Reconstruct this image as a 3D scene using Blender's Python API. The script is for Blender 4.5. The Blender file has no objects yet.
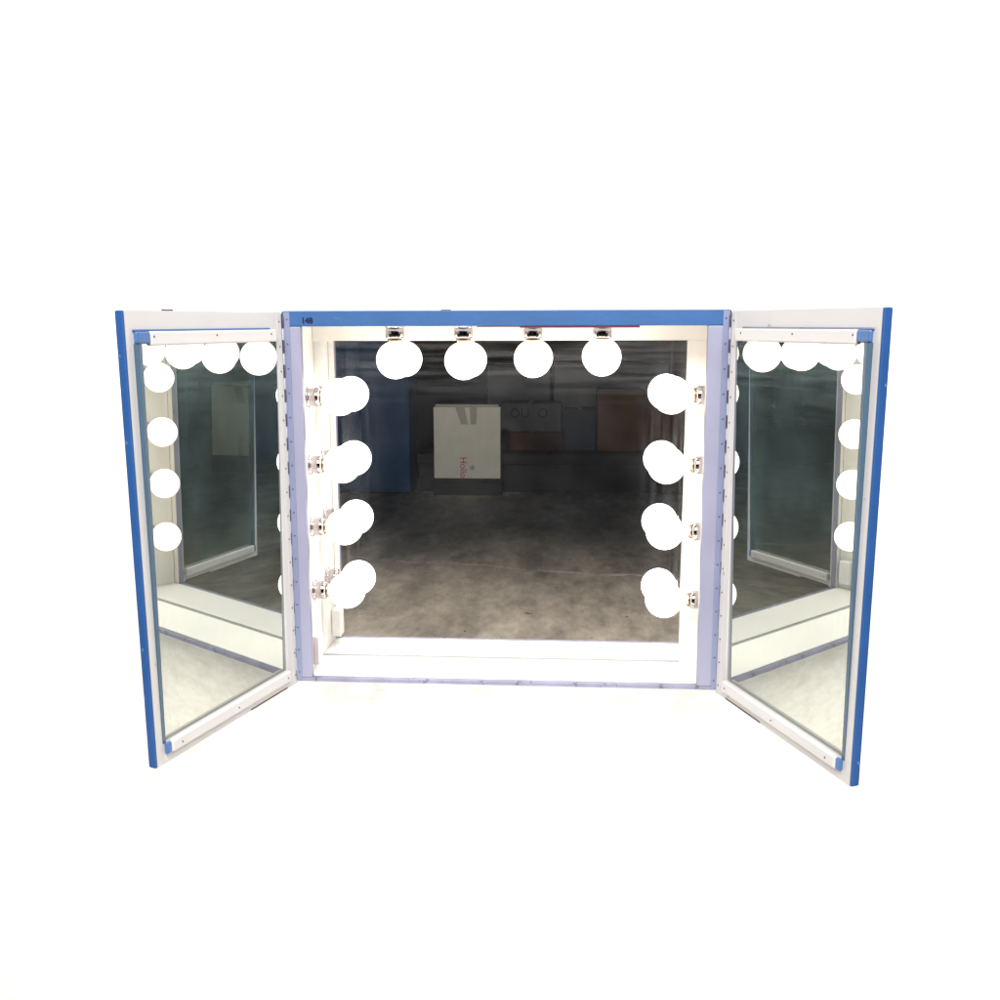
import bpy, bmesh, math, random
from mathutils import Vector, Matrix
random.seed(7)
S = bpy.context.scene
C = S.collection
R = math.radians

# ---------------------------------------------------------------- camera, world, lights, exposure
cam_d = bpy.data.cameras.new('camera')
cam = bpy.data.objects.new('camera', cam_d); C.objects.link(cam)
YAW, PITCH, ROLL = -0.067323, 0.163407, -0.0018115
fw = Vector((math.sin(YAW)*math.cos(PITCH), math.cos(YAW)*math.cos(PITCH), -math.sin(PITCH)))
rt = Vector((math.cos(YAW), -math.sin(YAW), 0)); up = rt.cross(fw)
rt2 = rt*math.cos(ROLL)+up*math.sin(ROLL); up2 = -rt*math.sin(ROLL)+up*math.cos(ROLL)
m = Matrix((rt2, up2, -fw)).transposed().to_4x4(); m.translation = (0.14151, -2.21712, 0.81286)
cam.matrix_world = m
cam_d.sensor_width = 36; cam_d.lens = 36*0.97975; cam_d.clip_start = 0.05; cam_d.clip_end = 200
S.camera = cam

W = bpy.data.worlds.new('World'); S.world = W; W.use_nodes = True
bg = W.node_tree.nodes['Background']; bg.inputs[0].default_value = (.40, .62, 1, 1); bg.inputs[1].default_value = 0.045

def area(name, loc, target, sx, sy, power, col=(1, 1, 1), spread=180):
    d = bpy.data.lights.new(name, 'AREA'); d.shape = 'RECTANGLE'; d.size = sx; d.size_y = sy
    d.energy = power; d.color = col; d.spread = R(spread)
    o = bpy.data.objects.new(name, d); C.objects.link(o); o.location = loc
    o.rotation_euler = (Vector(target)-Vector(loc)).to_track_quat('-Z', 'Y').to_euler()
    return o
def spot(name, loc, target, power, deg, blend=.6, col=(1, 1, 1), radius=.1):
    d = bpy.data.lights.new(name, 'SPOT'); d.energy = power; d.spot_size = R(deg); d.spot_blend = blend
    d.color = col; d.shadow_soft_size = radius
    o = bpy.data.objects.new(name, d); C.objects.link(o); o.location = loc
    o.rotation_euler = (Vector(target)-Vector(loc)).to_track_quat('-Z', 'Y').to_euler()
    return o
area('added_front_light', (0.1, -3.0, 3.25), (0, .2, .15), 4.2, 2.2, 480, (1, .995, .985))  # added unseen source; whitens the wall and lights the mirror front
area('added_wall_fill', (0, -1.15, -.98), (0, .2, -.35), 3.4, .3, 27, (1, .985, .965))  # added unseen fill that brightens the lower wall
area('added_shadow_fill', (0, -.40, -1.0), (0, .2, -.02), 1.3, .12, 3.3, (1, .985, .965), 62)  # added unseen fill to lift the shadow below the cabinet
spot('added_carton_spot', (-1.2, -5.2, 2.6), (-1.05, -9.2, -.35), 290, 17, .5, (1, .97, .88))  # added unseen spot to brighten the white carton

S.view_settings.view_transform = 'Standard'; S.view_settings.look = 'None'
S.view_settings.exposure = 0; S.view_settings.gamma = 1
S.render.engine = 'CYCLES'
cy = S.cycles
cy.max_bounces = 14; cy.glossy_bounces = 10; cy.diffuse_bounces = 5; cy.use_denoising = True
cy.sample_clamp_indirect = 8

# ---------------------------------------------------------------- materials
def mat(name, col, rough=.5, metal=0, spec=.5, vary=.06, scale=6, bump=0, bscale=60, coat=0):
    m = bpy.data.materials.new(name); m.use_nodes = True
    nt = m.node_tree; b = nt.nodes['Principled BSDF']
    b.inputs['Roughness'].default_value = rough; b.inputs['Metallic'].default_value = metal
    b.inputs['Specular IOR Level'].default_value = spec; b.inputs['Coat Weight'].default_value = coat
    tc = nt.nodes.new('ShaderNodeTexCoord')
    n = nt.nodes.new('ShaderNodeTexNoise'); n.inputs['Scale'].default_value = scale; n.inputs['Detail'].default_value = 6
    nt.links.new(tc.outputs['Object'], n.inputs['Vector'])
    r = nt.nodes.new('ShaderNodeValToRGB')
    r.color_ramp.elements[0].position = .3; r.color_ramp.elements[1].position = .7
    r.color_ramp.elements[0].color = tuple(c*(1-vary) for c in col)+(1,)
    r.color_ramp.elements[1].color = tuple(min(1, c*(1+vary)) for c in col)+(1,)
    nt.links.new(n.outputs['Fac'], r.inputs['Fac']); nt.links.new(r.outputs['Color'], b.inputs['Base Color'])
    if bump:
        n2 = nt.nodes.new('ShaderNodeTexNoise'); n2.inputs['Scale'].default_value = bscale; n2.inputs['Detail'].default_value = 4
        nt.links.new(tc.outputs['Object'], n2.inputs['Vector'])
        bp = nt.nodes.new('ShaderNodeBump'); bp.inputs['Strength'].default_value = bump; bp.inputs['Distance'].default_value = .004
        nt.links.new(n2.outputs['Fac'], bp.inputs['Height']); nt.links.new(bp.outputs['Normal'], b.inputs['Normal'])
    return m

M = {}
M['blue'] = mat('blue_paint', (.022, .080, .215), .42, bump=.15, vary=.1)
M['edge_blue'] = mat('deep_blue_edge_paint', (.016, .068, .215), .5, spec=.3, bump=.15, vary=.12)
M['lavender'] = mat('glare_lavender_paint', (.225, .226, .305), .4, bump=.12, vary=.08)  # blue stile paint with the bulbs' glare painted in as lavender
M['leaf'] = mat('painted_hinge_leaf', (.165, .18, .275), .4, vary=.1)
M['slate'] = mat('worn_slate_lavender_paint', (.19, .185, .26), .45, bump=.2, vary=.2, scale=14)
M['white'] = mat('white_paint', (.50, .486, .482), .38, bump=.1, vary=.025)
M['inner'] = mat('cream_white_paint', (.80, .785, .755), .4, bump=.1, vary=.02)
M['moulding'] = mat('white_plastic', (.53, .516, .512), .3, vary=.02)
M['screw'] = mat('dark_screw', (.10, .10, .13), .4, metal=.6)
M['pin'] = mat('dark_steel', (.06, .06, .085), .45, metal=.5)
M['knuckle_pale'] = mat('worn_white_knuckle', (.55, .54, .58), .4, vary=.3, scale=60)
M['knuckle_dark'] = mat('bare_dark_knuckle', (.08, .08, .13), .45, metal=.3, vary=.5, scale=60)
M['steel'] = mat('dull_steel', (.45, .45, .5), .3, metal=1)
M['chrome'] = mat('chrome', (.42, .395, .415), .10, metal=1, vary=.02)
M['gold'] = mat('brass', (.26, .21, .15), .25, metal=1)
M['red'] = mat('dark_red_tape', (.19, .025, .035), .5)
M['brown'] = mat('bare_brown_wood', (.09, .05, .03), .7, vary=.3, scale=20)
M['blue_plastic'] = mat('blue_plastic', (.045, .12, .30), .35)
M['glass_edge'] = mat('dark_teal_glass_edge', (.045, .085, .13), .25)
M['bead'] = mat('grey_bead', (.30, .30, .29), .5)
M['shade_grey_plate'] = mat('shade_grey_plate', (.36, .32, .32), .5)  # grey paints in the shade on the box's unlit front
M['ink'] = mat('dark_blue_ink', (.006, .012, .05), .7, spec=.2)

def chips(m, col, thr=.67, scale=38):
    nt = m.node_tree; b = nt.nodes['Principled BSDF']; src = b.inputs['Base Color'].links[0].from_socket
    tc = nt.nodes.new('ShaderNodeTexCoord'); n = nt.nodes.new('ShaderNodeTexNoise'); n.inputs['Scale'].default_value = scale; n.inputs['Detail'].default_value = 5
    nt.links.new(tc.outputs['Object'], n.inputs['Vector'])
    r = nt.nodes.new('ShaderNodeMapRange'); r.inputs['From Min'].default_value = thr; r.inputs['From Max'].default_value = thr+.03
    nt.links.new(n.outputs['Fac'], r.inputs['Value'])
    x = nt.nodes.new('ShaderNodeMix'); x.data_type = 'RGBA'; nt.links.new(r.outputs[0], x.inputs[0]); nt.links.new(src, x.inputs[6]); x.inputs[7].default_value = col+(1,)
    nt.links.new(x.outputs[2], b.inputs['Base Color'])
chips(M['blue'], (.05, .11, .24)); chips(M['edge_blue'], (.10, .17, .30)); chips(M['slate'], (.10, .09, .12), .62, 50); chips(M['white'], (.34, .31, .29), .69, 30)
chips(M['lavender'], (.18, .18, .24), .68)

def mirror_mat(name, tint, dust, dust_col, x0, z0, z1, rim_halo):
    """silvered glass under a film of dust; it thickens towards the rim to paint in the glow around the bulbs, wiped sideways at the top and downwards at the sides"""
    m = bpy.data.materials.new(name); m.use_nodes = True; nt = m.node_tree; L = nt.links
    b = nt.nodes['Principled BSDF']
    b.inputs['Metallic'].default_value = 1; b.inputs['Roughness'].default_value = .004
    b.inputs['Base Color'].default_value = tint+(1,)
    d = nt.nodes.new('ShaderNodeBsdfDiffuse'); d.inputs['Color'].default_value = dust_col+(1,)
    tc = nt.nodes.new('ShaderNodeTexCoord'); sep = nt.nodes.new('ShaderNodeSeparateXYZ'); L.new(tc.outputs['Object'], sep.inputs[0])
    def mth(op, *a):
        x = nt.nodes.new('ShaderNodeMath'); x.operation = op
        for k, q in enumerate(a):
            if isinstance(q, (int, float)): x.inputs[k].default_value = q
            else: L.new(q, x.inputs[k])
        return x.outputs[0]
    def noise(sc, scale, det=8):
        mp = nt.nodes.new('ShaderNodeMapping'); mp.inputs['Scale'].default_value = sc
        n = nt.nodes.new('ShaderNodeTexNoise'); n.inputs['Scale'].default_value = scale; n.inputs['Detail'].default_value = det; n.inputs['Roughness'].default_value = .65
        L.new(tc.outputs['Object'], mp.inputs[0]); L.new(mp.outputs[0], n.inputs['Vector']); return n.outputs[0]
    def sstep(v, a, c):
        r = nt.nodes.new('ShaderNodeMapRange'); r.interpolation_type = 'SMOOTHSTEP'
        r.inputs['From Min'].default_value = a; r.inputs['From Max'].default_value = c; L.new(v, r.inputs['Value']); return r.outputs[0]
    side = sstep(mth('ABSOLUTE', sep.outputs[0]), *x0); top = sstep(sep.outputs[2], z0, z1)
    hor = sstep(noise((1, 1, 20), 4), .35, .75); ver = sstep(noise((24, 1, 1), 4), .35, .75); blot = sstep(noise((1, 1, 1), 5, 5), .3, .75)
    f = mth('ADD', mth('MULTIPLY', top, hor), mth('MULTIPLY', side, ver))
    f = mth('ADD', mth('MULTIPLY', f, rim_halo), mth('ADD', mth('MULTIPLY', blot, .9), .25))  # rim share of the dust paints in the bulbs' halo
    mx = nt.nodes.new('ShaderNodeMixShader')
    L.new(mth('MULTIPLY', f, dust), mx.inputs['Fac']); L.new(b.outputs[0], mx.inputs[1]); L.new(d.outputs[0], mx.inputs[2])
    L.new(mx.outputs[0], nt.nodes['Material Output'].inputs['Surface'])
    return m
M['mirror'] = mirror_mat('dusty_halo_mirror', (.80, .80, .80), .010, (.78, .8, .85), (.29, .45), .62, .81, 8)
M['wing_mirror'] = mirror_mat('greenish_dusty_mirror', (.440, .447, .408), .045, (.55, .78, .78), (.38, .47), .62, .80, 2)

def bulb_mat():
    m = bpy.data.materials.new('lit_frosted_bulb'); m.use_nodes = True
    b = m.node_tree.nodes['Principled BSDF']
    b.inputs['Base Color'].default_value = (.9, .9, .88, 1); b.inputs['Roughness'].default_value = .3
    b.inputs['Emission Color'].default_value = (1, .90, .77, 1); b.inputs['Emission Strength'].default_value = 4.2
    nt = m.node_tree; tc = nt.nodes.new('ShaderNodeTexCoord'); sp = nt.nodes.new('ShaderNodeSeparateXYZ'); nt.links.new(tc.outputs['Object'], sp.inputs[0])
    r = nt.nodes.new('ShaderNodeMapRange'); r.inputs['From Min'].default_value = 0; r.inputs['From Max'].default_value = .05
    nt.links.new(sp.outputs[2], r.inputs['Value']); cr = nt.nodes.new('ShaderNodeValToRGB')
    cr.color_ramp.elements[0].color = (.55, .38, .22, 1); cr.color_ramp.elements[1].color = (1, .935, .845, 1)
    nt.links.new(r.outputs[0], cr.inputs[0]); nt.links.new(cr.outputs[0], b.inputs['Emission Color'])
    return m
M['bulb'] = bulb_mat()

def wall_mat():
    m = bpy.data.materials.new('pale_plaster'); m.use_nodes = True; nt = m.node_tree
    b = nt.nodes['Principled BSDF']; b.inputs['Roughness'].default_value = .8
    tc = nt.nodes.new('ShaderNodeTexCoord')
    mp = nt.nodes.new('ShaderNodeMapping'); mp.inputs['Scale'].default_value = (1, 1, 2.2)
    n = nt.nodes.new('ShaderNodeTexNoise'); n.inputs['Scale'].default_value = 11; n.inputs['Detail'].default_value = 12; n.inputs['Roughness'].default_value = .74
    nt.links.new(tc.outputs['Object'], mp.inputs[0]); nt.links.new(mp.outputs[0], n.inputs['Vector'])
    r = nt.nodes.new('ShaderNodeValToRGB')
    r.color_ramp.elements[0].position = .33; r.color_ramp.elements[0].color = (.70, .66, .60, 1)
    r.color_ramp.elements[1].position = .64; r.color_ramp.elements[1].color = (.90, .875, .825, 1)
    nt.links.new(n.outputs['Fac'], r.inputs[0]); nt.links.new(r.outputs[0], b.inputs['Base Color'])
    return m
M['wall'] = wall_mat()

def floor_mat():
    m = bpy.data.materials.new('stained_concrete'); m.use_nodes = True; nt = m.node_tree; L = nt.links
    b = nt.nodes['Principled BSDF']; b.inputs['Roughness'].default_value = .55
    tc = nt.nodes.new('ShaderNodeTexCoord')
    def noise(scale, detail, rough=.6, sc=(1, 1, 1)):
        mp = nt.nodes.new('ShaderNodeMapping'); mp.inputs['Scale'].default_value = sc
        n = nt.nodes.new('ShaderNodeTexNoise'); n.inputs['Scale'].default_value = scale; n.inputs['Detail'].default_value = detail; n.inputs['Roughness'].default_value = rough
        L.new(tc.outputs['Object'], mp.inputs[0]); L.new(mp.outputs[0], n.inputs['Vector']); return n
    def ramp(n, p0, c0, p1, c1):
        r = nt.nodes.new('ShaderNodeValToRGB'); e = r.color_ramp.elements
        e[0].position = p0; e[0].color = c0; e[1].position = p1; e[1].color = c1
        L.new(n, r.inputs[0]); return r
    def mixc(mode, f, a, bb):
        x = nt.nodes.new('ShaderNodeMix'); x.data_type = 'RGBA'; x.blend_type = mode; x.inputs[0].default_value = f
        L.new(a, x.inputs[6]); L.new(bb, x.inputs[7]); return x.outputs[2]
    base = ramp(noise(2.3, 9, .68, (1, .38, 1)).outputs[0], .36, (.19, .163, .128, 1), .64, (.50, .42, .32, 1)).outputs[0]
    fine = ramp(noise(11, 10, .72, (1, .45, 1)).outputs[0], .32, (.62, .61, .6, 1), .6, (1, 1, 1, 1)).outputs[0]
    c = mixc('MULTIPLY', .75, base, fine)
    stain = ramp(noise(1.6, 6, .62, (1, .5, 1)).outputs[0], .33, (.35, .36, .38, 1), .44, (1, 1, 1, 1)).outputs[0]
    c = mixc('MULTIPLY', .7, c, stain)
    chips = ramp(noise(20, 3, .5, (1, .6, 1)).outputs[0], .26, (.12, .1, .09, 1), .285, (1, 1, 1, 1)).outputs[0]
    c = mixc('MULTIPLY', 1, c, chips)
    # pale scratched joint line running across the floor
    sep = nt.nodes.new('ShaderNodeSeparateXYZ'); L.new(tc.outputs['Object'], sep.inputs[0])
    def mth(op, a, bb=None, v=None):
        x = nt.nodes.new('ShaderNodeMath'); x.operation = op
        for i, q in enumerate((a, bb)):
            if q is None: continue
            if isinstance(q, (int, float)): x.inputs[i].default_value = q
            else: L.new(q, x.inputs[i])
        return x.outputs[0]
    wob = mth('MULTIPLY', mth('SUBTRACT', noise(2.5, 5).outputs[0], .5), .35)
    line = mth('ADD', mth('SUBTRACT', sep.outputs[1], mth('MULTIPLY', sep.outputs[0], .225)), mth('ADD', wob, 5.35))
    near = mth('LESS_THAN', mth('ABSOLUTE', line), .018)
    broken = mth('GREATER_THAN', noise(3.2, 6, .7).outputs[0], .47)
    x = nt.nodes.new('ShaderNodeMix'); x.data_type = 'RGBA'; L.new(mth('MULTIPLY', near, broken), x.inputs[0])
    L.new(c, x.inputs[6]); x.inputs[7].default_value = (.46, .42, .37, 1)
    L.new(x.outputs[2], b.inputs['Base Color'])
    bp = nt.nodes.new('ShaderNodeBump'); bp.inputs['Strength'].default_value = .3; bp.inputs['Distance'].default_value = .01
    L.new(noise(12, 8, .7).outputs[0], bp.inputs['Height']); L.new(bp.outputs[0], b.inputs['Normal'])
    return m
M['floor'] = floor_mat()
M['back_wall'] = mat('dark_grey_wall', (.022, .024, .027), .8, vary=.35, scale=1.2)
M['cabinet_blue'] = mat('dark_blue_board', (.012, .095, .26), .5, vary=.2, scale=2)
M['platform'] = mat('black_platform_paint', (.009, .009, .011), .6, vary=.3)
M['carton_white'] = mat('off_white_card', (.62, .60, .52), .8, vary=.06, bump=.1)
M['tape'] = mat('grey_tape', (.32, .31, .26), .35)
M['print_red'] = mat('red_print', (.45, .05, .06), .6)
M['print_black'] = mat('black_print', (.03, .03, .03), .6)
M['carton_brown'] = mat('brown_card', (.19, .105, .055), .8, vary=.2, scale=3)
M['carton_red'] = mat('red_brown_card', (.085, .045, .035), .8, vary=.2, scale=3)
M['carton_grey'] = mat('grey_card', (.12, .125, .125), .8, vary=.12, scale=3)
M['grey_board'] = mat('grey_board', (.22, .22, .21), .7, vary=.15, scale=3)
M['dolly'] = mat('dark_dolly_wood', (.014, .014, .013), .7, vary=.3)
M['skin'] = mat('skin', (.38, .22, .16), .55)
M['denim'] = mat('dark_denim', (.018, .022, .04), .8, vary=.25, scale=20)
M['jacket'] = mat('dark_jacket', (.025, .027, .03), .8, vary=.2)
M['shoe'] = mat('pale_grey_shoe', (.50, .49, .46), .6)
M['hair'] = mat('dark_hair', (.02, .014, .01), .6)

# ---------------------------------------------------------------- mesh helpers
class MB:
    def __init__(s): s.bm = bmesh.new()
    def box(s, x0, x1, y0, y1, z0, z1, bev=.0012, seg=2):
        b = bmesh.new(); bmesh.ops.create_cube(b, size=1)
        for v in b.verts:
            v.co = Vector(((x0+x1)/2+v.co.x*(x1-x0), (y0+y1)/2+v.co.y*(y1-y0), (z0+z1)/2+v.co.z*(z1-z0)))
        if bev:
            bev = min(bev, .45*min(abs(x1-x0), abs(y1-y0), abs(z1-z0)))
            bmesh.ops.bevel(b, geom=b.edges[:], offset=bev, segments=seg, affect='EDGES', profile=.5)
        s._add(b); return s
    def lathe(s, prof, org, axis, n=32, cap=True):
        ax = Vector(axis).normalized(); q = ax.to_track_quat('Z', 'Y'); b = bmesh.new(); rings = []
        for (r, h) in prof:
            if r < 1e-6: rings.append([b.verts.new(q @ Vector((0, 0, h))+Vector(org))])
            else: rings.append([b.verts.new(q @ Vector((r*math.cos(2*math.pi*i/n), r*math.sin(2*math.pi*i/n), h))+Vector(org)) for i in range(n)])
        for a, c in zip(rings, rings[1:]):
            for i in range(n):
                j = (i+1) % n
                if len(a) == 1 and len(c) == 1: continue
                if len(a) == 1: b.faces.new((a[0], c[i], c[j]))
                elif len(c) == 1: b.faces.new((a[i], a[j], c[0]))
                else: b.faces.new((a[i], a[j], c[j], c[i]))
        if cap:
            for rg in (rings[0], rings[-1]):
                if len(rg) > 2: b.faces.new(rg)
        bmesh.ops.recalc_face_normals(b, faces=b.faces[:])
        for f in b.faces: f.smooth = True
        s._add(b); return s
    def _add(s, b):
        me = bpy.data.meshes.new('t'); b.to_mesh(me); b.free(); s.bm.from_mesh(me); bpy.data.meshes.remove(me)
    def build(s, name, material, parent=None, smooth_angle=None):
        me = bpy.data.meshes.new(name); s.bm.to_mesh(me); s.bm.free()
        me.materials.append(material)
        o = bpy.data.objects.new(name, me); C.objects.link(o)
        if parent: o.parent = parent
        return o
def sharp(o, ang=40):
    me = o.data
    for pl in me.polygons: pl.use_smooth = True
    me.set_sharp_from_angle(angle=R(ang)); return o
def empty(name, loc, label=None, cat=None, group=None):
    o = bpy.data.objects.new(name, None); C.objects.link(o); o.location = loc; o.empty_display_size = .1
    if label: tag(o, label, cat, group)
    return o
def tag(o, label, cat, group=None):
    o['label'] = label; o['category'] = cat
    if group: o['group'] = group
    return o
def structure(o): o['kind'] = 'structure'; return o
def text_mesh(name, body, size, material, parent, mw, depth=.0006, bold=0):
    cu = bpy.data.curves.new(name, 'FONT'); cu.body = body; cu.size = size; cu.extrude = depth; cu.offset = bold; cu.align_x = 'CENTER'; cu.align_y = 'CENTER'
    t = bpy.data.objects.new(name+'_tmp', cu); C.objects.link(t)
    dg = bpy.context.evaluated_depsgraph_get(); me = bpy.data.meshes.new_from_object(t.evaluated_get(dg))
    bpy.data.objects.remove(t); bpy.data.curves.remove(cu)
    me.name = name; me.materials.clear(); me.materials.append(material)
    o = bpy.data.objects.new(name, me); C.objects.link(o)
    if parent: o.parent = parent
    o.matrix_local = mw; return o

# ---------------------------------------------------------------- setting
ZF = -1.08                                   # floor level; the mirror hangs about a metre above it
structure(MB().box(-9, 9, -14, .30, ZF-.1, ZF, 0).build('floor', M['floor']))
structure(MB().box(-3.2, 3.2, .1935, .30, ZF+.001, 2.7, 0).build('wall', M['wall']))
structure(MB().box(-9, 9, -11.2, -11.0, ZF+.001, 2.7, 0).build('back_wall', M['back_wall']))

# ---------------------------------------------------------------- the vanity mirror
H = .8756; OL, OR, OB, OT = -.4606, .4525, .0100, .8404     # front opening
GY = .1686                                                  # front of the big mirror glass
root = empty('vanity_mirror', (0, 0, 0), 'three-panel blue and white lighted makeup mirror with twelve glowing globe bulbs, wings open', 'vanity mirror')
# cabinet carcass: blue outside
fr = MB()
fr.box(-.5, -.482, .0185, .190, 0, H).box(.482, .5, .0185, .190, 0, H)
fr.box(-.4815, .4815, .0185, .190, H-.018, H).box(-.4815, .4815, .0185, .190, 0, .005)
fr.build('cabinet_body', M['edge_blue'], root)
MB().box(-.4815, .4815, .1745, .190, .0055, H-.0185).build('back_board', M['white'], root)
MB().box(-.5, .5, 0, .018, OT, H, .002).build('top_rail', M['blue'], root)
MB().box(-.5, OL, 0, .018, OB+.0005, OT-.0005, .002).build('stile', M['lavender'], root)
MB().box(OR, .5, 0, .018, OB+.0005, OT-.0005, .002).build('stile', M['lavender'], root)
MB().box(-.5, .5, 0, .018, 0, OB, .002).build('bottom_rail', M['slate'], root)
# white lining
MB().box(-.4755, OL-.0005, .0183, .0195, .0125, .8440, 0).build('stile_backing', M['inner'], root)
MB().box(OR+.0005, .4740, .0183, .0195, .0125, .8440, 0).build('stile_backing', M['inner'], root)
MB().box(-.4755, .4740, GY-.0062, GY-.0008, .0110, .0130, .0006).build('glass_bead', M['bead'], root)
MB().box(-.4815, -.476, .0200, .174, .006, .849).build('side_panel', M['inner'], root)
MB().box(.4745, .4815, .0200, .174, .006, .849).build('side_panel', M['inner'], root)
MB().box(-.4755, .474, .0185, .174, .8445, .850).build('top_panel', M['inner'], root)
MB().box(-.4755, .474, .0185, .1678, .0056, OB+.001, .0008).build('shelf', M['inner'], root)
MB().box(-.4755, .474, GY, GY+.004, .012, .8440, 0).build('mirror_glass', M['mirror'], root)
MB().box(-.4755, .474, GY-.007, GY-.0015, .808, .8440, .001).build('batten', M['inner'], root)
MB().box(.4285, .474, GY-.007, GY-.0015, .0115, .8075, .001).build('batten', M['inner'], root)
MB().box(.037, .303, .004, .013, .8362, .8403, .0005).build('red_strip', M['red'], root)
MB().box(-.06, .037, .005, .012, .8384, .8403, .0004).build('red_strip', M['red'], root)
text_mesh('number', '148', .0175, M['ink'], root, Matrix.Translation((-.4445, -.0006, .8530)) @ Matrix.Rotation(R(90), 4, 'X'), bold=.0007)
MB().box(-.140, -.118, -.001, .012, H, H+.0012, .0004).build('catch_plate', M['pin'], root)
# socket box at the lower left, on the lining
ob = MB().box(-.4755, -.450, .034, .074, .030, .104, .004, 3).build('outlet_box', M['inner'], root)
MB().box(-.472, -.4515, .0318, .0338, .033, .101, .0006).build('cover_plate', M['shade_grey_plate'], ob)
MB().lathe([(0, 0), (.0018, 0), (.0018, .0012), (0, .0014)], (-.466, .0318, .039), (0, -1, 0), 10).build('screw', M['screw'], ob)

# ------------------------------------------------ bulbs: socket (part) > globe, collar (sub-parts)
def globe_profile(r=.0445, neck=.0135, L=.073):
    # axis starts at the socket mouth; the sphere's centre lies at r*cos from there
    a0 = math.asin(neck/r); pr = [(neck, 0)]
    cz = r*math.cos(a0)+.004
    n = 26
    for i in range(n+1):
        a = math.pi-a0-(math.pi-a0)*i/n
        pr.append((r*math.sin(a) if i < n else 0, cz+r*math.cos(a)))
    return pr, cz
GP, GCZ = globe_profile()
sock0 = MB().lathe([(0, 0), (.0250, 0), (.0253, .0035), (.0220, .0045), (.0210, .008), (.0222, .012), (.0222, .026), (.0208, .030), (.0165, .032), (.0150, .032), (.0150, .026), (0, .026)], (0, 0, 0), (0, 0, 1), 40).build('lamp_socket', M['chrome'], root)
glob0 = MB().lathe(GP, (0, 0, 0), (0, 0, 1), 48, cap=False).build('light_bulb', M['bulb'], sock0)
coll0 = MB().lathe([(.0165, 0), (.0172, .001), (.0172, .004), (.0150, .0055), (.0150, 0)], (0, 0, 0), (0, 0, 1), 32, cap=False).build('collar', M['gold'], sock0)
first = [True]
def lamp(base, axis, dist):
    q = Vector(axis).to_track_quat('Z', 'Y')
    if first[0]: s, g, c = sock0, glob0, coll0; first[0] = False
    else:
        s, g, c = sock0.copy(), glob0.copy(), coll0.copy()
        for o in (s, g, c): C.objects.link(o)
        s.parent = root; g.parent = s; c.parent = s
    s.location = base; s.rotation_mode = 'QUATERNION'; s.rotation_quaternion = q
    g.location = (0, 0, dist-GCZ); c.location = (0, 0, .032)
for cx_, cz_ in ((-.3995, .6753), (-.3968, .5126), (-.395, .3599), (-.3932, .2002)):
    lamp((-.476, .103, cz_), (1, 0, 0), cx_+.476)
for cx_, cz_ in ((.3873, .6817), (.380, .5167), (.3793, .3576), (.3815, .190)):
    lamp((.4745, .103, cz_), (-1, 0, 0), .4745-cx_)
for cx_, cz_ in ((-.2628, .763), (-.1005, .7610), (.0631, .7661), (.2242, .7697)):
    lamp((cx_, .103, .8445), (0, 0, -1), .8445-cz_)

# ------------------------------------------------ wings
screw_me = None
def screw(parent, loc, axis, r=.0021):
    o = MB().lathe([(r, 0), (r, .0006), (r*.6, .0012), (0, .0013)], (0, 0, 0), (0, 0, 1), 10).build('screw', M['screw'], parent) if screw.me is None else None
    if o is None:
        o = bpy.data.objects.new('screw', screw.me); C.objects.link(o); o.parent = parent
    else: screw.me = o.data
    o.location = loc; o.rotation_mode = 'QUATERNION'; o.rotation_quaternion = Vector(axis).to_track_quat('Z', 'Y')
screw.me = None
knuckle_me = [None, None]

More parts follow.
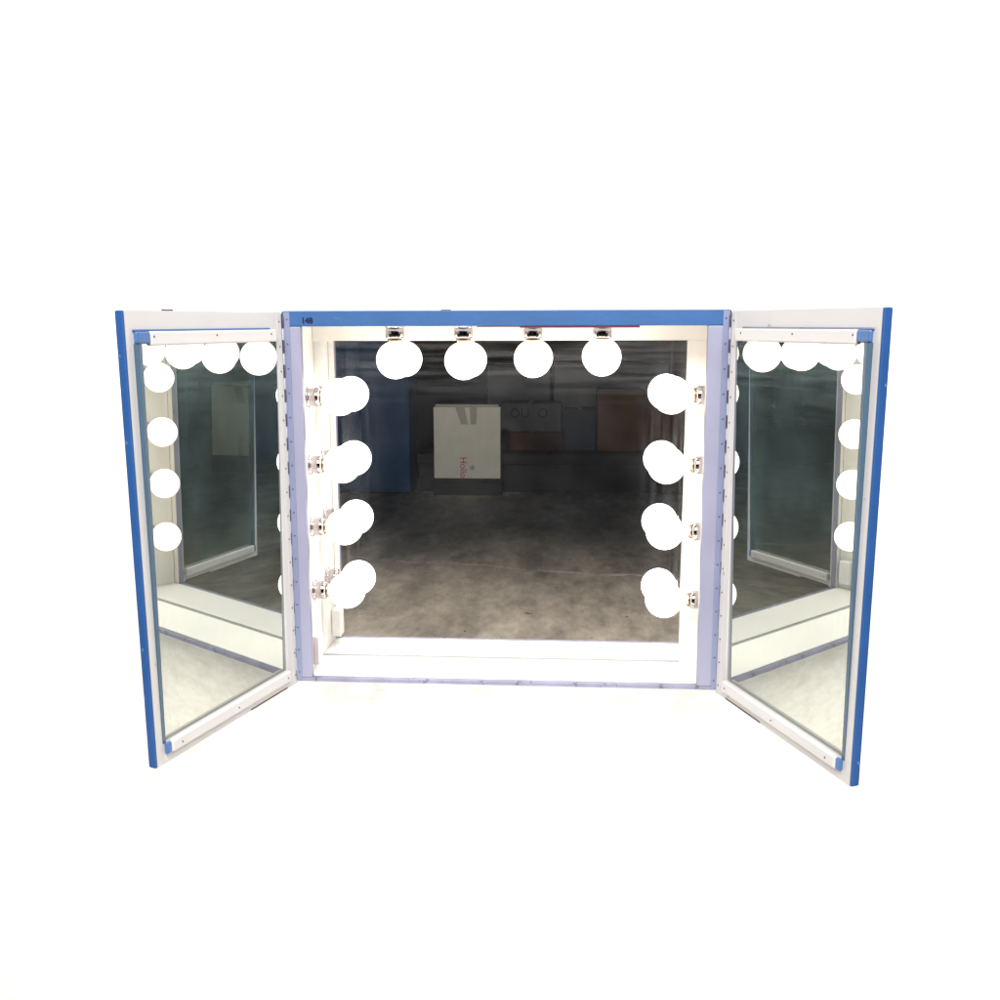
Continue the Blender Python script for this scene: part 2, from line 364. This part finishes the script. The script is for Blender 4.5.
LEAN = {-1: (0, .0105), 1: (0, .0105)}
def wing(sg, th, sag, ox, oy, z0):
    """local frame: x = from the hinge outwards, z = up, -y = the mirrored face (towards the viewer)"""
    h = Vector((sg*math.cos(th), -math.sin(th), 0)); z = Vector((0, 0, 1))
    U = h*math.cos(sag)-z*math.sin(sag); V = h*math.sin(sag)+z*math.cos(sag)
    N = U.cross(V)
    if N.x*sg > 0: N = -N                      # N = face normal, pointing to the inside
    # right-handed local axes: X = sg*U so that X x (-N) = V
    X = U*sg; Y = -N
    mw = Matrix((X, Y, V)).transposed().to_4x4(); mw.translation = (sg*.5+ox, oy, z0)
    T = .0155
    def bx(mb, u0, u1, n0, n1, v0, v1, bev=.0012):   # n = height above the face
        a, b = sorted((sg*u0, sg*u1)); return mb.box(a, b, -n1, -n0, v0, v1, bev)
    def lean(u, v): return -.0015+LEAN[sg][0]*(u-.25)+LEAN[sg][1]*(v-.43)      # the glass leans out at the top
    def slab(mb, u0, u1, v0, v1, extra=0, lo=-.0098, skew=0):
        b = bmesh.new(); vs = []
        for hi_ in (0, 1):
            for (u, v) in ((u0+skew, v0), (u1+skew*(u1 < .1), v0), (u1, v1), (u0, v1)):
                vs.append(b.verts.new((sg*u, -(lean(u, v)+extra*(.7+.5*v) if hi_ else lo), v)))
        b.faces.new(vs[:4]); b.faces.new(vs[4:])
        for k in range(4): b.faces.new((vs[k], vs[(k+1) % 4], vs[4+(k+1) % 4], vs[4+k]))
        bmesh.ops.recalc_face_normals(b, faces=b.faces[:]); mb._add(b); return mb
    b = bmesh.new(); vs = []                    # rebated board: a ring with the glass let into it
    for nn in (0, -T+.001):
        for (u, v) in ((.0005, 0), (.4950, 0), (.4950, H), (.0005, H), (.0390, .0425), (.4770, .0425), (.4770, .8150), (.0260, .8150)):
            vs.append(b.verts.new((sg*u, -nn, v)))
    for k in range(4):
        l = (k+1) % 4
        for o in (0, 8): b.faces.new((vs[o+k], vs[o+l], vs[o+4+l], vs[o+4+k]))
        for o in (0, 4): b.faces.new((vs[o+k], vs[o+l], vs[8+o+l], vs[8+o+k]))
    bmesh.ops.recalc_face_normals(b, faces=b.faces[:])
    wb = MB(); wb._add(b); w = wb.build('wing', M['white'], root)
    w.matrix_local = mw
    bx(MB(), .4953, .5005, -T, .0003, .0005, H, .0024).build('edge_band', M['edge_blue'], w)
    bx(MB(), .0005, .4985, -T-.003, -T+.0005, .001, H-.001, .001).build('back_skin', M['edge_blue'], w)
    bx(MB(), .045, .190, .0001, .0008, .0003, .0042, .0003).build('bare_edge', M['brown'], w)
    slab(MB(), .0265, .4688, .0430, .8145, skew=.0130).build('mirror_glass', M['wing_mirror'], w)
    slab(MB(), .4691, .4768, .0430, .8148, .0095).build('edge_trim', M['glass_edge'], w)
    mo = bx(MB(), .0320, .4400, .0003, .0095, .8110, .8375, .003).build('moulding', M['moulding'], w)
    bx(MB(), .050, .4790, .0003, .0035, .8378, .8412, .0005).build('painted_line', M['blue_plastic'] if sg < 0 else M['slate'], w)
    bx(MB(), .4405, .4765, .0003, .0090, .8155, .8373, .003).build('corner_clip', M['blue_plastic'], w)
    mb2 = bx(MB(), .0400, .4600, .0003, .0110, .0195, .0448, .004).build('moulding', M['moulding'], w)
    bx(MB(), .4602, .4735, .0003, .0085, .0200, .0440, .003).build('corner_clip', M['blue_plastic'], w)
    for u in (.055, .246, .432):
        screw(mo, (sg*u, -.0095, .828), (0, -1, 0)); screw(mb2, (sg*u, -.011, .031), (0, -1, 0))
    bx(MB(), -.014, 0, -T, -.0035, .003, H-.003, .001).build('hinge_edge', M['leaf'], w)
    # piano hinge: two leaves and an interrupted knuckle line
    hi = bx(MB(), .003, .019, .0001, .0012, .004, H-.004, .0004).build('wing_leaf', M['white'], w)
    for k in range(16):
        zz = .022+k*.0555
        if zz < H-.01: screw(hi, (sg*.011, -.0012, zz), (0, -1, 0), .0019 if k % 2 else .0024)
    if sg < 0:
        bx(MB(), .360, .385, -.010, -.002, H, H+.003, .001).build('latch', M['pin'], w)
    a, b = sorted((sg*.4995, sg*.4845))
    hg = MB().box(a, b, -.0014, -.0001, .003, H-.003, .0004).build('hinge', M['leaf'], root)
    MB().lathe([(.0016, 0), (.0016, H-.004)], (sg*.5005, -.0024, .002), (0, 0, 1), 12).build('hinge_pin', M['pin'], hg)
    for k in range(31):
        zz = .004+k*.0278
        kk = MB().lathe([(.0019, 0), (.0024, .001), (.0024, .0245), (.0019, .0255)], (0, 0, 0), (0, 0, 1), 14).build('knuckle', M['knuckle_pale'] if k % 2 else M['knuckle_dark'], hg) if knuckle_me[k % 2] is None else None
        if kk is None:
            kk = bpy.data.objects.new('knuckle', knuckle_me[k % 2]); C.objects.link(kk); kk.parent = hg
        else: knuckle_me[k % 2] = kk.data
        kk.location = (sg*(.5008 if k % 2 else .4996), -.0025, zz)
    for k in range(16):
        zz = .024+k*.0555
        if zz < H-.01: screw(hg, (sg*.4905, -.0014, zz), (0, -1, 0), .0019 if k % 2 else .0026)
wing(-1, 1.2680, .0160, .003, .003, -.0034)
wing(1, 1.2041, .0143, -.0035, -.0030, -.0037)

# ---------------------------------------------------------------- what the mirrors show: the dark end of the room
pl = empty('stage_platform', (0.9, -9.45, ZF), 'long low black platform along the dark far wall, seen in the mirror', 'platform')
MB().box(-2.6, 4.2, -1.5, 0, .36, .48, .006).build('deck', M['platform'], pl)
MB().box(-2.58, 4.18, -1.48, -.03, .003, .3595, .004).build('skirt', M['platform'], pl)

bc = empty('storage_cabinet', (-2.35, -9.3, ZF), 'tall dark blue board cabinet at the left end of the black platform', 'cabinet')
MB().box(-.60, .58, -.6, 0, .02, 2.3, .01).build('body', M['cabinet_blue'], bc)
MB().box(-.58, -.02, .001, .02, .06, 2.26, .005).build('door', M['cabinet_blue'], bc)
MB().box(-.012, .56, .001, .02, .06, 2.26, .005).build('door', M['cabinet_blue'], bc)
MB().box(-.60, .58, -.6, .0, 0, .0195, .002).build('plinth', M['platform'], bc)

dl = empty('low_box', (-1.05, -9.2, ZF), 'low black box on the floor under the white carton', 'box')
MB().box(-.42, .42, -.22, .0, .002, .170, .006).build('body', M['dolly'], dl)
MB().box(-.43, .43, -.23, .01, .1705, .210, .004).build('lid', M['dolly'], dl)
ct = empty('white_carton', (-1.05, -9.21, ZF+.2105), 'square off-white carton with grey tape and red lettering, on the low black box', 'carton')
MB().box(-.405, .405, -.18, 0, .0, .865, .006).build('box', M['carton_white'], ct)
fl = MB().box(-.385, .385, -.16, -.012, .8655, .895, .004).build('flap', M['tape'], ct)
tp = MB()
for x0, x1, xs in ((-.14, -.03, -.06), (.035, .125, .0)):
    b = bmesh.new()
    vs = [b.verts.new((x0, y, .864)) for y in (.0008, .002)]+[b.verts.new((x1, y, .864)) for y in (.002, .0008)]
    lo = [b.verts.new((x0-xs+.01, y, .66)) for y in (.0008, .002)]+[b.verts.new((x1-xs-.015, y, .66)) for y in (.002, .0008)]
    b.faces.new(vs); b.faces.new(lo)
    for i in range(4): b.faces.new((vs[i], vs[(i+1) % 4], lo[(i+1) % 4], lo[i]))
    bmesh.ops.recalc_face_normals(b, faces=b.faces[:]); tp._add(b)
tp.build('tape', M['tape'], ct)
FACE = Matrix.Rotation(R(180), 4, 'Z') @ Matrix.Rotation(R(90), 4, 'X')      # text that faces +Y
text_mesh('red_lettering', 'olloH', .115, M['print_red'], ct, Matrix.Translation((-.05, .0015, .135)) @ FACE @ Matrix.Rotation(R(90), 4, 'Z'))
text_mesh('black_mark', '*', .16, M['print_black'], ct, Matrix.Translation((.062, .0015, .10)) @ FACE)

PT = ZF+.4805
def carton(name, label, x0, x1, y0, y1, z0, z1, m_, bands=True):
    e = empty(name, ((x0+x1)/2, y1, z0), label, 'carton'); w = (x1-x0)/2
    MB().box(-w, w, y0-y1, 0, 0, z1-z0, .008).build('box', m_, e)
    if bands: MB().box(-.03, .03, y0-y1, .002, z1-z0+.0005, z1-z0+.0025, 0).build('tape', M['tape'], e)
    return e
carton('cardboard_carton', 'dark reddish brown carton beneath the grey carton on the platform', -.68, .10, -10.5, -9.9, PT, PT+.235, M['carton_red'])
g = carton('cardboard_carton', 'grey carton with black letters right of the white carton', -.70, .08, -10.5, -9.91, PT+.239, PT+.60, M['carton_grey'])
text_mesh('black_lettering', 'O  UO', .17, M['print_black'], g, Matrix.Translation((-.02, .0015, .23)) @ FACE)
carton('cardboard_carton', 'large plain brown carton at the right end of the row on the platform', .54, 1.75, -10.6, -9.9, PT, PT+.77, M['carton_brown'])
carton('cardboard_carton', 'dark bluish carton between the grey carton and the large brown one', .115, .52, -10.5, -9.95, PT, PT+.52, mat('blue_grey_card', (.035, .045, .07), .8))
gb = empty('grey_panel', (.6, -10.66, PT), 'long grey board standing behind the cartons', 'panel')
MB().box(-.62, .9, -.03, 0, .0, 1.10, .004).build('board', M['grey_board'], gb)
gb2 = empty('grey_panel', (-.5, -10.75, PT), 'short grey board standing behind the lettered carton', 'panel')
MB().box(-.42, .42, -.03, 0, .0, 1.06, .004).build('board', M['grey_board'], gb2)

# ---------------------------------------------------------------- the person on the platform (seen small, in the right wing)
def skinned(name, nodes, edges, material, parent, sub=2):
    me = bpy.data.meshes.new(name); idx = {k: i for i, k in enumerate(nodes)}
    me.from_pydata([nodes[k][0] for k in nodes], [(idx[a], idx[b]) for a, b in edges], [])
    o = bpy.data.objects.new(name, me); C.objects.link(o)
    sm = o.modifiers.new('skin', 'SKIN'); sm.use_smooth_shade = True
    sd = o.modifiers.new('sub', 'SUBSURF'); sd.levels = sub; sd.render_levels = sub
    for i, k in enumerate(nodes):
        r = nodes[k][1]; me.skin_vertices[0].data[i].radius = r if isinstance(r, tuple) else (r, r)
    me.skin_vertices[0].data[0].use_root = True
    dg = bpy.context.evaluated_depsgraph_get(); m2 = bpy.data.meshes.new_from_object(o.evaluated_get(dg))
    bpy.data.objects.remove(o); m2.name = name
    m2.materials.clear(); m2.materials.append(material)
    for p_ in m2.polygons: p_.use_smooth = True
    o = bpy.data.objects.new(name, m2); C.objects.link(o); o.parent = parent
    return o
pr = empty('person', (2.80, -9.75, PT), 'standing person in dark jacket and jeans with pale shoes, on the black platform', 'person')
n = {'pel': ((0, 0, .95), (.15, .10)), 'waist': ((0, .01, 1.10), (.13, .09)), 'chest': ((0, .01, 1.30), (.16, .11)), 'neck0': ((0, 0, 1.44), (.09, .07)),
     'neck': ((0, .01, 1.51), .052), 'head0': ((0, .02, 1.57), .07), 'head1': ((0, .02, 1.65), (.078, .092)), 'head2': ((0, .012, 1.73), (.06, .07)),
     'nose': ((0, .125, 1.63), .012), 'nose0': ((0, .095, 1.645), .02)}
e = [('pel', 'waist'), ('waist', 'chest'), ('chest', 'neck0'), ('neck0', 'neck'), ('neck', 'head0'), ('head0', 'head1'), ('head1', 'head2'), ('head1', 'nose0'), ('nose0', 'nose')]
for s_, t_ in ((-1, 'l'), (1, 'r')):
    n.update({'hip'+t_: ((s_*.10, 0, .88), .085), 'knee'+t_: ((s_*.14, .02, .48), .058), 'ank'+t_: ((s_*.16, -.01, .09), .038), 'heel'+t_: ((s_*.16, -.01, .05), .034), 'toe'+t_: ((s_*.19, .15, .035), .028),
              'sh'+t_: ((s_*.18, 0, 1.40), .062), 'el'+t_: ((s_*.25, -.02, 1.12), .042), 'wr'+t_: ((s_*.26, .06, .88), .027), 'palm'+t_: ((s_*.258, .075, .81), (.018, .036)),
              'ear'+t_: ((s_*.082, .0, 1.645), (.008, .02))})
    e += [('pel', 'hip'+t_), ('hip'+t_, 'knee'+t_), ('knee'+t_, 'ank'+t_), ('ank'+t_, 'heel'+t_), ('heel'+t_, 'toe'+t_), ('neck0', 'sh'+t_), ('sh'+t_, 'el'+t_), ('el'+t_, 'wr'+t_), ('wr'+t_, 'palm'+t_), ('head1', 'ear'+t_)]
body = skinned('body', n, e, M['skin'], pr)
def fingers():
    mb = MB()
    for s_ in (-1, 1):
        for k, L_ in enumerate((.062, .072, .068, .055)):
            y = .102-.018*k; x = s_*.258
            p = [Vector((x, y, .80)), Vector((x-s_*.004, y+.002, .80-L_*.5)), Vector((x-s_*.018, y+.004, .80-L_))]
            for a, b_ in zip(p, p[1:]):
                mb.lathe([(0, -.006), (.0085, 0), (.0075, (b_-a).length), (0, (b_-a).length+.007)], a, b_-a, 10)
        a, b_ = Vector((s_*.255, .105, .845)), Vector((s_*.245, .140, .795))
        mb.lathe([(0, -.008), (.011, 0), (.009, (b_-a).length), (0, (b_-a).length+.008)], a, b_-a, 10)
    return mb
fb = fingers(); bmf = bmesh.new(); bmf.from_mesh(body.data)
tmp = bpy.data.meshes.new('t'); fb.bm.to_mesh(tmp); bmf.from_mesh(tmp); bmf.to_mesh(body.data); bmf.free(); fb.bm.free()
def off(keys, grow):
    return {k: (n[k][0], tuple(v+grow for v in n[k][1]) if isinstance(n[k][1], tuple) else n[k][1]+grow) for k in keys}
tk = off(['pel', 'hipl', 'kneel', 'ankl', 'hipr', 'kneer', 'ankr', 'waist'], .018)
tk['ankl'] = ((-.16, -.01, .10), .062); tk['ankr'] = ((.16, -.01, .10), .062)
skinned('trousers', tk, [('pel', 'hipl'), ('hipl', 'kneel'), ('kneel', 'ankl'), ('pel', 'hipr'), ('hipr', 'kneer'), ('kneer', 'ankr'), ('pel', 'waist')], M['denim'], pr)
jk = off(['chest', 'pel', 'waist', 'neck0', 'shl', 'ell', 'wrl', 'shr', 'elr', 'wrr'], .022)
skinned('jacket', jk, [('chest', 'waist'), ('waist', 'pel'), ('chest', 'neck0'), ('neck0', 'shl'), ('shl', 'ell'), ('ell', 'wrl'), ('neck0', 'shr'), ('shr', 'elr'), ('elr', 'wrr')], M['jacket'], pr)
hr = skinned('hair', {'a': ((0, -.005, 1.73), (.072, .082)), 'b': ((0, -.035, 1.66), (.07, .06)), 'c': ((0, .04, 1.755), (.05, .04))}, [('a', 'b'), ('a', 'c')], M['hair'], pr)
for s_ in (-1, 1):
    skinned('shoe', {'a': ((s_*.16, -.035, .055), .052), 'b': ((s_*.175, .07, .048), .050), 'c': ((s_*.19, .17, .038), .040)}, [('a', 'b'), ('b', 'c')], M['shoe'], pr)
    MB().lathe([(.066, 0), (.069, .005), (.069, .045), (.066, .05)], (s_*.155, -.004, .26), (0, 0, 1), 24).build('trouser_band', M['shoe'], pr)
